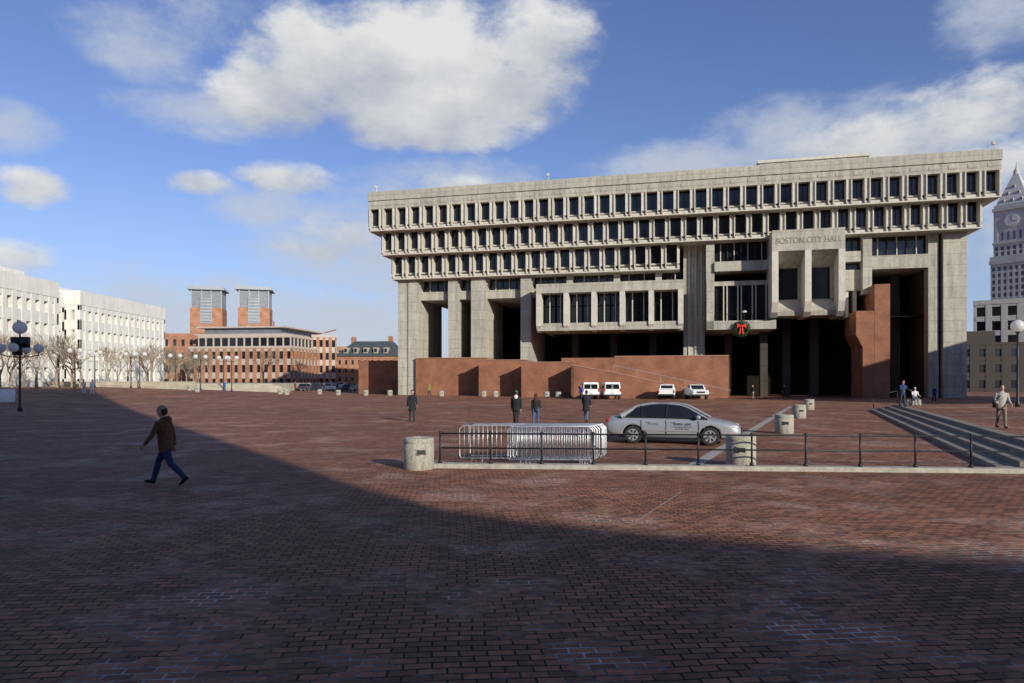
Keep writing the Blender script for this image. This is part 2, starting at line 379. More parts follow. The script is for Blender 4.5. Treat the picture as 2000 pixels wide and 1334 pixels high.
# ------------------------------------------------------------ crowd barriers
def barrier_mesh(Lb=2.3,h=1.05,mat=GALV):
    m=MB(); r=.019
    m.tube([(.06,0,.15),(0,0,.22),(0,0,h-.1),(.1,0,h),(Lb-.1,0,h),(Lb,0,h-.1),(Lb,0,.22),(Lb-.06,0,.15),(.06,0,.15)],r,0,8,(0,1,0))
    k=18
    for i in range(1,k):
        x=Lb*i/k; m.tube([(x,0,.15),(x,0,h)],.008,0,5)
    for x in (.35,Lb-.35):
        m.tube([(x,-.28,.012),(x,-.05,.12),(x,.05,.12),(x,.28,.012)],.014,0,6)
    return m.mesh('crowd_barrier',[mat],True)
bar=barrier_mesh()
random.seed(3)
for i in range(9):
    place(bar,'crowd_barrier',(-.10+.06*i+random.uniform(-.03,.03),18.55+.13*i,0.0),random.uniform(-.015,.015)-.03)
place(bar,'crowd_barrier',(-1.45,18.9,0),-.02)
place(bar,'crowd_barrier',(-1.2,19.5,0),.03)
bard=barrier_mesh(2.2,1.2,plain('rusty_steel',(.18,.09,.06)))
for x,y in [(-46.3,77),(-42.5,77)]: place(bard,'crowd_barrier',(x,y,gz(x)),.1)
# ------------------------------------------------------------ CITY HALL
ch=empty('city_hall',(-22.1,104.5,0),-math.atan2(.233,.972))
c=MB()  # mats 0 conc 1 fins 2 glass 3 shade-darkened concrete 4 void shade and dark trim
LEN=85.3; P=LEN/39
c.box(0,LEN,0,40,29.75,31,0)
c.box(.1,LEN-.1,.16,39.8,28.5,29.75,0)
c.box(.4,LEN-.4,.5,39,31,31.25,0)
for i in range(39):
    x=(i+.5)*P
    c.box(x-.5,x+.5,.11,.16,28.9,29.4,0)
def row(x0,x1,w0,zt,zb,zs):
    c.box(x0+.12,x1-.12,w0+1.15,w0+1.4,zb,zt,2)
    c.box(x0+.02,x1-.02,w0+.95,38,zs+.5,zb,0)
    c.box(x0,x1,w0+.35,38,zs,zs+.5,1)
    nb=round((x1-x0)/P); p=(x1-x0)/nb
    c.prism([(w0+.60,zb-.28),(w0+1.0,zb-.28),(w0+1.2,zb),(w0+.85,zb)],x0+.1,x1-.1,'x',0)
    for i in range(nb+1):
        xc=x0+i*p
        prof=[(w0+.02,zt),(w0+1.2,zt),(w0+1.2,zb-.3),(w0+.9,zs+.5),(w0+.34,zs+.5),(w0+.34,zs+.18),(w0+.16,zs+.26),(w0+.02,zb-.2)]
        for sx in (-.36,.22):
            a=xc+sx; b=a+.14
            if i==0 and sx<0: continue
            if i==nb and sx>0: continue
            c.prism(prof,a,b,'x',1)
        a=max(x0,xc-.225); b=min(x1,xc+.225)
        c.box(a,b,w0+.26,w0+1.15,zb-.2,zt,1)
        if i<nb:
            c.box(xc+p/2-.03,xc+p/2+.03,w0+1.08,w0+1.16,zb,zt,4)
            c.box(xc+.42,xc+p-.42,w0+.9,w0+1.16,zt-.15,zt,4)
    c.box(x0,x0+.3,w0+.4,w0+8,zb,zt,0); c.box(x1-.3,x1,w0+.4,w0+8,zb,zt,0)
row(0,LEN,0,28.5,26.1,25.15)
row(1.5,LEN-1.6,1.4,25.15,22.6,21.65)
row(2.6,46.4,2.8,21.65,19.1,18.05)
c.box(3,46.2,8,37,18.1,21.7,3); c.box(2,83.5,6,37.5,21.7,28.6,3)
c.box(57.8,72.2,9,22,31.2,34.3,0); c.box(57.5,72.5,8.8,22.2,34.0,34.4,1)
for x in (1.2,28,84.6):
    c.tube([(x,.6,31),(x,.6,31.9)],.06,1,6); c.box(x-.25,x+.1,.45,.75,31.8,32.2,1)
for a,b in [(3.3,6.7),(11.6,13.1),(15.3,17.6),(23.1,24.7)]:
    c.box(a,b,4,15,0,18.05,0)
    c.box(a-.12,b+.12,4.6,14.6,17.0,18.05,0)
c.box(4.9,5.0,3.96,4.0,0,18.0,3)
def win_storey(x0,x1,z0,z1,w,pitch=1.1,wm=.12):
    c.box(x0,x1,w,w+.2,z0,z1,2)
    k=max(1,round((x1-x0)/pitch))
    for i in range(1,k):
        x=x0+(x1-x0)*i/k; c.box(x-wm/2,x+wm/2,w-.25,w,z0,z1,1 if i%2 else 3)
for a,b in [(6.7,11.6),(13.1,15.3),(17.6,23.1),(24.7,46.9)]:
    win_storey(a,b,16.2,18.05,6.2)
    c.box(a,b,5,20,14.9,16.2,0)
for x in (30,37,43): c.box(x,x+.9,4.6,6.4,14.9,18.05,0)
# council chamber box
X0,X1=26.1,46.9
c.box(X0,X1,1,9,14.95,16.3,0); c.box(X0+.15,X1-.15,1.3,9,9.5,10.6,0)
c.box(X0+.3,X1-.3,3.6,3.8,10.6,14.95,2)
FW=.72; PF=(X1-X0-FW)/5
for i in range(6):
    x=X0+PF*i
    c.prism([(1.02,14.95),(2.6,14.95),(2.6,9.3),(1.7,9.3),(1.02,10.2)],x,x+FW,'x',1)
    c.box(x+.1,x+FW-.1,2.6,3.7,9.5,14.95,3)
    if i<5:
        for q,mm in ((.95,1),(1.75,4),(2.55,1)): c.box(x+FW+q-.07,x+FW+q+.07,3.0,3.6,10.6,14.95,mm)
        c.box(x+FW,x+PF,3.35,3.6,13.2,13.32,4)
c.box(X0,X0+.6,2,20,9.5,16,0)
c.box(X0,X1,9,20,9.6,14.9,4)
# stair tower
c.box(46.95,49.9,5,14,0,21.65,0)
for x in (47.6,48.5,49.3): c.box(x,x+.25,4.85,5,5.5,21.65,1)
c.box(50,51.1,2.6,10,9.3,21.65,0)
# mayor block
win_storey(51.1,58.4,18.75,21.65,4.2,.95)
c.box(51.1,58.4,2.2,16,17.4,18.75,0)
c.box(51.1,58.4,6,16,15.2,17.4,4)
c.box(50,50.95,1,8,9.3,16.1,0); c.box(50,59,1,14,9.25,10.45,0)
c.box(50.95,58.4,3.5,3.7,10.45,15.9,2); c.box(50.95,58.4,3,12,15.5,16.1,0)
for x in (52.3,52.75,54.2,54.65,56.1,56.55,57.9): c.box(x,x+.13,2.9,3.5,10.45,15.5,1)
c.tube([(51,1.25,11.35),(58,1.25,11.35)],.03,4,6)
for x in range(51,59): c.tube([(x,1.25,10.4),(x,1.25,11.35)],.02,4,6)
# entrance hoods
E0,E1=58.2,67.1
c.box(E0,E1,-1,5,19.3,22.05,0)
for x in (E0,62.25,E1-.8):
    c.prism([(-1.02,19.3),(5,19.3),(5,10.7),(.3,10.7),(-.5,11.3),(-1.02,12.6)],x,x+.8,'x',1)
for a,b in [(E0+.8,62.25),(63.05,E1-.8)]:
    c.prism([(-.7,19.3),(5,19.3),(5,17.5),(2.4,17.5)],a,b,'x',0)
    c.box(a,b,2.5,2.7,13.2,17.5,2)
    c.box(a,a+.35,1.6,2.5,13.2,17.5,0); c.box(b-.35,b,1.6,2.5,13.2,17.5,0)
    c.prism([(1.9,13.2),(5,13.2),(5,10.9),(.4,10.9),(.2,11.5)],a,b,'x',0)
win_storey(67.1,70.1,19.6,21.65,4.3,.9)
c.box(67.1,70.1,3,10,18.2,19.6,0); c.box(67.1,70.1,4.5,5,17.2,18.2,2); c.box(67.1,70.1,3.6,10,14.4,17.2,0)
for x in (67.2,68.2,69.2): c.box(x,x+.35,3.8,8,10.8,14.4,1)
c.box(67.1,70.1,8,9,10.8,14.4,4)
c.box(70.1,71.2,2.8,9,13.8,21.65,0)
win_storey(71.2,78.3,19.0,21.65,5,1.2)
c.box(71.2,78.3,3.8,18,17.2,19.0,0)
c.box(78.3,79.5,4,5.6,0,21.65,0); c.box(78.35,79.45,5.6,16,0,21.6,3); c.box(79.5,79.9,5,15,0,21.65,3); c.box(79.9,82.6,3.5,16,0,21.65,0)  # pylon flank behind the front has its shade put into the concrete colour
c.box(75.2,76.3,9,12,0,17.2,3)
# interior
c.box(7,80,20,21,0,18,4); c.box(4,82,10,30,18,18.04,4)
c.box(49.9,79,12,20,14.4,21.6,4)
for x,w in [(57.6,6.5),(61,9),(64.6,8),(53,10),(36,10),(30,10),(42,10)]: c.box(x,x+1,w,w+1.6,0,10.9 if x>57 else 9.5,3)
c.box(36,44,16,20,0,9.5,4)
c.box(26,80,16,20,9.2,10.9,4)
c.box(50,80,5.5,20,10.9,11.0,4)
c.obj('concrete_frame',[CONC,CONC2,GLASS,CONCD,DARKV],ch)
# brick parts
b=MB()
b.box(6.5,17.88,3.4,20,0,5.7,0); b.box(17.88,25.06,-.6,19.9,0,5.2,0); b.box(25.06,32.5,-4.2,19.8,0,4.75,0)
b.prism([(32.5,0),(50.5,0),(50.5,.6),(47,1.3),(38,3.3),(32.5,4.3)],-7.5,-7.1,'y',0)
b.prism([(32.5,0),(50.4,0),(50.4,.25),(38,2.6),(32.5,3.7)],-7.1,-3.5,'y',0)
b.box(32.5,32.9,-7.5,19.7,0,4.4,0)
b.box(37.8,52.6,-3,-2.5,0,5.5,0); b.box(29.5,37.8,3,3.4,0,5.6,0); b.box(52.2,52.6,-2.5,12,0,5.5,0)
for q in [((6.45,17.9),(3.3,4),5.7),((17.83,25.08),(-.7,0),5.2),((25.0,32.5),(-4.3,-3.6),4.75),((37.75,52.65),(-3.06,-2.45),5.5)]:
    b.box(q[0][0],q[0][1],q[1][0],q[1][1],q[2],q[2]+.12,1)
b.prism([(32.5,4.3),(38,3.3),(47,1.3),(50.5,.6),(50.5,.72),(47,1.42),(38,3.42),(32.5,4.42)],-7.56,-7.05,'y',1)
b.box(-7.4,3.2,12,20,0,5.7,0)
b.prism([(70.8,0),(72.6,0),(72.6,14.7),(70.8,14.7)],0,6,'y',0)
b.prism([(69.4,0),(70.79,0),(70.79,11.3),(68.6,11.3),(68.6,8.2),(69.4,6.6)],.02,6,'y',0)
b.obj('brick_podium',[BRICKW,plain('brick_coping',(.34,.19,.13))],ch)
m=MB(); m.tube([(38,-7.3,4.3),(47,-7.3,2.3),(51.5,-7.3,1.3),(52.5,-7.3,1.0)],.03,0,6)
for t in (38,41,44,47,49.5): 
    z=4.3-(t-38)*.222; m.tube([(t,-7.3,z-1),(t,-7.3,z)],.025,0,6)
m.obj('ramp_handrail',[GALV],ch)
def text(s,name,size,width,loc,rot,mat,parent,ext=.03,sp=1):
    cu=bpy.data.curves.new(name,'FONT'); cu.body=s; cu.size=size; cu.extrude=ext; cu.align_x='CENTER'; cu.space_character=sp
    o=bpy.data.objects.new(name,cu); COL.objects.link(o); cu.materials.append(mat)
    bpy.context.view_layer.update()
    if width: o.scale=(width/o.dimensions.x,1,1)
    o.parent=parent; o.location=loc; o.rotation_euler=rot
    return o
text('BOSTON CITY HALL','hall_lettering',1.12,8.0,(62.65,-1.02,20.25),(R(90),0,0),plain('letter_bronze',(.22,.185,.14)),ch,.015)
# wreath
random.seed(5)
w=MB()
for i in range(900):
    q=random.uniform(0,2*math.pi); p2=random.uniform(0,2*math.pi); rr=.85+.28*math.cos(p2); 
    p0=Vector((rr*math.cos(q),.24*math.sin(p2),rr*math.sin(q)))
    dv=Vector((random.uniform(-1,1),random.uniform(-1,.6),random.uniform(-1,1))).normalized()*.2
    sv=dv.cross(Vector((random.random(),random.random(),random.random()))).normalized()*.045
    w.add([p0-sv,p0+sv,p0+dv],[(0,1,2)],0)
w.lathe([(.85,-.1),(1.0,0),(.85,.1),(.7,0),(.85,-.1)],(0,0,0),0,24,'y')
for sx in (-1,1):
    w.prism([(0,.35),(sx*.55,.75),(sx*.6,.1)],-.36,-.22,'y',1); w.prism([(sx*.05,.3),(sx*.15,.3),(sx*.35,-.75),(sx*.1,-.7)],-.34,-.26,'y',1)
w.ball((0,-.3,.33),.17,1)
w.obj('wreath',[GREEN,RED],ch,(54.5,.62,9.3)); 
m=MB(); m.tube([(0,0,0),(0,0,.9),(0,-.4,1.2)],.04,0,6); m.ball((0,-.5,1.15),(.32,.32,.16),1); m.obj('wall_floodlight',[BLACK,GLOBE],ch,(54.9,1.1,10.45))
# ------------------------------------------------------------ generic gridded buildings
def grid(mb,Wd,D,z0,z1,nx,ny,nz,pier=.35,span=.35,depth=.4,mw=0,mg=1,ms=None,roof=.6,base=0):
    T0=mb.T.copy(); ms=mw if ms is None else ms
    mb.box(-Wd/2+depth,Wd/2-depth,-D/2+depth,D/2-depth,z0,z1-.05,mg)
    for k in range(4):
        mb.T=T0@Matrix.Rotation(math.pi/2*k,4,'Z')
        a,bb,nn=(Wd,D,nx) if k%2==0 else (D,Wd,ny)
        p=a/nn; fh=(z1-roof-z0-base)/nz
        for i in range(nn+1):
            w_=p*pier; x=-a/2+i*p
            xa=max(-a/2+.002,x-w_/2); xb=min(a/2-.002,x+w_/2)
            mb.box(xa,xb,-bb/2,-bb/2+depth,z0,z1-roof,mw)
        for j in range(nz+1):
            z=z0+base+j*fh; h=fh*span
            mb.box(-a/2,a/2,-bb/2+.06,-bb/2+depth+.01,max(z0,z-h/2),min(z1-roof-.001,z+h/2),ms)
    mb.T=T0
    mb.box(-Wd/2-.05,Wd/2+.05,-D/2-.05,D/2+.05,z1-roof,z1,ms)
def at(x,y,rz): return Matrix.Translation((x,y,0))@Matrix.Rotation(rz,4,'Z')
wb=empty('white_office_building')
m=MB()
m.T=at(-87,98.5,0); grid(m,20,35,1.2,18.9,10,17,4,.45,.5,1.0,0,1,None,2.6,0.5)
m.T=at(-89.5,119,0); grid(m,19,6,1.2,17.9,8,3,4,.6,.5,.8,0,1,None,2.6,.5)
m.T=at(-87.2,137,0); grid(m,20,30,1.2,18.4,10,15,4,.45,.5,1.0,0,1,None,2.6,.5)
m.T=Matrix.Identity(4)
m.box(-85,-80,96,112,18.9,20.2,0); m.box(-95,-84,125,148,18.4,19.6,0)
m.obj('walls',[WHITEC,GLASS],wb)
t=MB()
for i in range(6):
    t.box(-88,-38-.8*i,116+.75*i,117+.75*i if i<5 else 165,-.5,.95+.16*i,0)
t.obj('terrace_steps',[TAN])
t=MB(); t.box(-76,-52,112.0,112.6,.5,2.0,0); t.box(-76.8,-52,111.95,112.65,2.0,2.12,0); t.obj('low_stone_wall',[TAN])
LM=plain('light_metal',(.32,.34,.36),.5,.2); SBD=plain('stone_band',(.33,.2,.15))
for x in (-98.6,-83.4):
    e=empty('brick_ventilation_tower',(x,222,0),R(14)); m=MB()
    m.box(-4.8,4.8,-4.4,4.4,0,25.5,0)
    for z in range(4,26,2): m.box(-4.86,4.86,-4.46,4.46,z,z+.12,3)
    m.box(-4.4,4.4,-4.0,4.0,25.5,31.2,1)
    for i in range(14): m.box(-4.55,4.55,-4.15,4.15,25.7+.4*i,25.82+.4*i,2)
    for xx in (-4.6,-1.6,1.25,4.25): m.box(xx,xx+.35,-4.35,4.35,25.5,31.2,2)
    m.box(-1.7,1.7,-4.6,4.6,20.5,28.5,2)
    for i in range(8): m.box(-1.5,1.5,-4.65,4.65,20.8+i,21.3+i,1)
    m.prism([(-5.6,31.2),(5.6,31.2),(5.0,32.2),(-5.0,32.6)],-5,5,'y',2)
    m.obj('tower_body',[BRICKR,METGR,LM,SBD],e)
e=empty('brick_office_complex'); m=MB()
m.T=at(-71,198,R(-8)); grid(m,30,30,0,11.5,14,14,3,.5,.45,.4,0,1,2,.6)
m.T=at(-71,199,R(-8)); grid(m,27,27,11.5,14.6,12,12,1,.15,.1,.3,2,1,2,.6)
m.T=at(-71,199.5,R(-8)); m.box(-14.5,12,-14,12,14.6,15.0,2); m.box(-12,10,-13,10,15,16.6,3); m.box(-14,12,-14,12,16.6,17.0,2)
m.T=at(-93,206,R(5)); grid(m,16,20,0,15.8,7,9,4,.6,.5,.4,0,1,0,.8)
m.T=at(-57,205,R(20)); grid(m,7,14,0,15.5,4,8,4,.5,.45,.4,0,1,2,.6)
m.obj('walls',[BRICKR,GLASS,plain('pale_stone_band',(.45,.38,.32)),METGR],e)
e=empty('brick_market_building'); m=MB(); m.T=at(-42,206,R(-6))
grid(m,17.5,14,-1,9.3,9,7,4,.62,.5,.3,0,1,0,.5)
m.box(-9,9,-7.3,7.3,9.3,9.7,2)
vs=[(-9,-7.3,9.7),(9,-7.3,9.7),(9,7.3,9.7),(-9,7.3,9.7),(-5,-2,14),(6,-2,14),(6,2,14),(-5,2,14)]
m.add(vs,[(0,1,5,4),(1,2,6,5),(2,3,7,6),(3,0,4,7),(4,5,6,7),(3,2,1,0)],2)
for x in (-6,-3,0,3,6): m.box(x-.6,x+.6,-6.9,-4,10.2,11.9,3); m.box(x-.4,x+.4,-6.96,-6.9,10.5,11.6,1)
m.box(-6.4,-5.4,-1,1,12,15.4,0); m.box(5,6,-1,1,12,15.6,0)
m.obj('walls',[BRICKR,GLASS,SLATE,TAN],e)
db=empty('distant_buildings'); m=MB(); random.seed(11)
for x,y,w_,h,mi,r in [(-62,260,10,13,2,0),(-72,300,9,17,0,.2),(-84,330,14,15,2,.1),(-78,280,8,11,0,-.1),(-100,400,22,17,2,0),(-60,330,10,11,0,.3),(-120,380,30,13,0,.1),(-155,330,40,15,2,0),(-60,420,30,14,2,.1)]:
    m.T=at(x,y,r); grid(m,w_,10,-1,h,max(3,int(w_/2)),5,4,.5,.5,.3,mi,1,mi,.6)
m.obj('blocks',[BRICKR,GLASS,TAN],db)
m=MB()
for (x,y,h,l) in [(-136,390,36,0),(-119,400,30,16)]:
    m.tube([(x,y,0),(x,y,h)],.5,0,4)
    if l: m.tube([(x-4,y,h-3),(x+l,y,h+2)],.35,0,4)
m.obj('tower_crane',[plain('crane_red',(.4,.12,.08))])
e=empty('office_building'); m=MB(); m.T=at(124,158,R(-40)); grid(m,26,26,0,20.5,9,9,6,.4,.35,.4,0,1,0,1.0); m.obj('walls',[plain('grey_stone',(.42,.40,.37),streak=.15),GLASS],e)
e=empty('dark_brick_building'); m=MB(); m.T=at(96,142,R(-14)); grid(m,22,16,0,9.8,8,6,3,.6,.5,.3,0,1,0,.5); m.box(-8,2,-5,5,9.8,12.2,0)
m.obj('walls',[plain('dark_brick',(.03,.022,.019)),GLASS],e)
# clock tower
e=empty('clock_tower',(334,452,0),R(38)); m=MB()
grid(m,22.5,22.5,0,80,7,7,18,.45,.4,.6,0,1,0,2)
m.box(-12,12,-12,12,79,81.5,0); m.box(-11.6,11.6,-11.6,11.6,81.5,84,0)
grid(m,20,20,84,92,6,6,2,.45,.3,.8,0,1,0,1)
m.box(-10.6,10.6,-10.6,10.6,92,93.5,0)
m.box(-9.6,9.6,-9.6,9.6,93.5,114,0)
for k in range(4):
    m.T=Matrix.Rotation(math.pi/2*k,4,'Z')
    m.box(-9.9,-7.6,-9.9,-9.4,93.5,114,0); m.box(7.6,9.9,-9.9,-9.4,93.5,114,0)
    for x in (-5,-1.7,1.6,4.9): m.box(x-.7,x+.7,-9.7,-9.5,94.5,100,1)
    m.lathe([(4.3,-.5),(4.3,0),(3.9,.02)],(0,-9.6,107),0,28,'y'); m.lathe([(3.9,-.62),(3.9,-.5)],(0,-9.6,107),2,28,'y')
    m.box(-.25,.25,-10.3,-10.24,107,110.3,1); m.T=m.T@Matrix.Translation((0,0,107))@Matrix.Rotation(R(115),4,'Y'); m.box(-.25,.25,-10.36,-10.3,0,2.4,1)
    m.T=Matrix.Rotation(math.pi/2*k,4,'Z')
    for i in range(12):
        q=i*math.pi/6; m.box(3.3*math.sin(q)-.18,3.3*math.sin(q)+.18,-10.28,-10.22,107+3.3*math.cos(q)-.18,107+3.3*math.cos(q)+.18,1)
m.T=Matrix.Identity(4)
m.box(-10.6,10.6,-10.6,10.6,114,116,0); m.box(-9.8,9.8,-9.8,9.8,116,118,0)
m.add([(-9.2,-9.2,118),(9.2,-9.2,118),(9.2,9.2,118),(-9.2,9.2,118),(-1.4,-1.4,139),(1.4,-1.4,139),(1.4,1.4,139),(-1.4,1.4,139)],[(3,2,1,0),(0,1,5,4),(1,2,6,5),(2,3,7,6),(3,0,4,7),(4,5,6,7)],0)
for k in range(4):
    m.T=Matrix.Rotation(math.pi/2*k,4,'Z')
    for z,xx in ((119.5,(-5,0,5)),(124.5,(-3,3)),(129,(0,))):
        yy=-9.2+(z-118)*.371
        for x in xx: m.box(x-.7,x+.7,yy-.25,yy+1.5,z,z+2,0); m.box(x-.4,x+.4,yy-.3,yy-.25,z+.2,z+1.6,1)
m.T=Matrix.Identity(4)
m.lathe([(1.8,138.5),(1.6,141),(.5,143),(.12,147)],(0,0,0),0,10)
m.obj('tower_shaft',[plain('tower_granite',(.47,.455,.42),.8,0,.08,.2,0,.12),plain('tower_glass',(.10,.11,.12),.3),plain('clock_face',(.62,.61,.57))],e)
# ------------------------------------------------------------ buildings behind / beside the viewpoint (cast the plaza shade)
e=empty('office_tower'); m=MB()
Cn=Vector((24.95,-26.45)); av=Vector((-.86,-.51)).normalized(); bv=Vector((.51,-.86)).normalized()
cen=Cn+av*35+bv*12
DST=plain('dark_stone',(.16,.145,.125))
m.T=at(cen.x,cen.y,math.atan2(av.y,av.x)); grid(m,70,24,0,57,24,8,14,.4,.4,.4,0,1,0,1.2); m.obj('walls',[DST,GLASS],e)
fr=[(27.9,-30.5),(29.2,-32.6),(31.0,-34.0),(33.4,-35.2),(36.5,-36.3),(40,-36.9),(46,-37.4),(56,-38.0),(75,-40)]
bk=[(86,-60),(62,-56),(40.8,-52.4)]
m=MB()
m.prism(fr+bk,0,20,'z',0)
cx=sum(p[0] for p in fr+bk)/12; cy=sum(p[1] for p in fr+bk)/12
for k in range(1,6):
    m.prism([(cx+(p[0]-cx)*1.004,cy+(p[1]-cy)*1.004) for p in fr+bk],k*3.4-.5,k*3.4+.6,'z',1)
e=empty('curved_office_building'); m.obj('walls',[GLASS,BRICKR],e)
e=empty('brick_row_building'); m=MB(); m.T=at(77,51,math.atan2(11,12)); grid(m,40,14,0,19.5,14,5,5,.6,.45,.35,0,1,0,1); m.obj('walls',[BRICKR,GLASS],e)
# ------------------------------------------------------------ bare trees
def tree_mesh(seed,H):
    rnd=random.Random(seed); m=MB()
    def grow(p,dv,l,r,d):
        q=p+dv*l; mid=p+dv*(l*.5)+Vector((rnd.uniform(-1,1),rnd.uniform(-1,1),0))*l*.05
        m.tube([p,mid,q],[r,r*.85,r*.68],0,6 if d>4 else 3)
        if d==0: return
        k=3 if d>1 else 4
        for i in range(k):
            ax=Vector((rnd.gauss(0,1),rnd.gauss(0,1),rnd.gauss(0,.6))).normalized()
            nd=(dv+ax*rnd.uniform(.45,.95)+Vector((0,0,.12))).normalized()
            st_=p+dv*l*rnd.uniform(.55,1) if i else q
            grow(st_,nd,l*rnd.uniform(.62,.84),max(.011,r*.6),d-1)
    grow(Vector((0,0,-.2)),Vector((0,0,1)),H*.26,H*.018,5)
    return m.mesh('bare_tree',[BARK],False,False)
tms=[tree_mesh(s,10.5) for s in (1,2,3)]
random.seed(21)
for i,(x,y) in enumerate([(-70,95.5),(-64,92),(-68,102),(-66,104.5),(-71,111),(-68,115),(-70,121),(-67,119),(-69,129),(-72,135),(-70,140),(-74,150),(-80,160),(-86,175),(-78,170),(-60,165),(-72,163),(-66,88),(-88,185),(-56,178),(-71,99),(-69,107),(-66,125),(-73,145),(-80,168),(-92,190),(-84,180)]):
    z=gz(x) if y<116 else 1.7
    o=place(tms[i%3],'bare_tree',(x,y,z),random.uniform(0,6)); s_=random.uniform(.75,1.1); o.scale=(s_*1.1,s_*1.1,s_)
# ------------------------------------------------------------ street lamps
def lamp_mesh(h,kind,r):
    m=MB()
    m.lathe([(.16,0),(.16,.25),(.09,.4),(.07,h*.6),(.055,h)],(0,0,-.02),0,12)
    if kind==1: m.ball((0,0,h+r*.9),r,1,18,12); m.lathe([(.12,h-.1),(.16,h+.02)],(0,0,0),0,12)
    if kind>=2:
        k=2 if kind==2 else 4
        hh=h if kind==2 else h*.74
        for i in range(k):
            q=2*math.pi*i/k+.3; a=.75 if kind==2 else 1.15
            x,y=a*math.cos(q),a*math.sin(q)
            m.tube([(0,0,hh-.35),(x*.6,y*.6,hh-.3),(x,y,hh-.15),(x,y,hh+.03)],.035,0,6); m.ball((x,y,hh+r*.9),r,1,14,10); m.lathe([(.08,-.04),(.13,.05)],(x,y,hh),0,10)
    if kind==4:
        m.ball((0,0,h+r*.9),r*1.4,1,18,12); m.lathe([(.12,h-.1),(.18,h+.03)],(0,0,0),0,12)
        for a_,b_,zz in ((.38,0,.80),(-.38,.1,.80),(.1,-.38,.70)): m.box(a_-.22,a_+.22,b_-.2,b_+.2,h*zz,h*zz+.75,0)
    return m.mesh('street_lamp',[BLACK,GLOBE],True)
place(lamp_mesh(5.6,4,.32),'street_lamp',(-34.6,48,gz(-34.6)))
l2=lamp_mesh(5.2,2,.36)
for x,y in [(-66,108),(-60,110),(-62.5,112),(-56,113.5),(-52,114),(-49,116),(-64,100),(-69,104),(-46,112)]:
    place(l2,'street_lamp',(x,y,gz(x)),random.uniform(-.3,.3))
place(lamp_mesh(5.1,1,.42),'street_lamp',(34.3,46.3,.51))
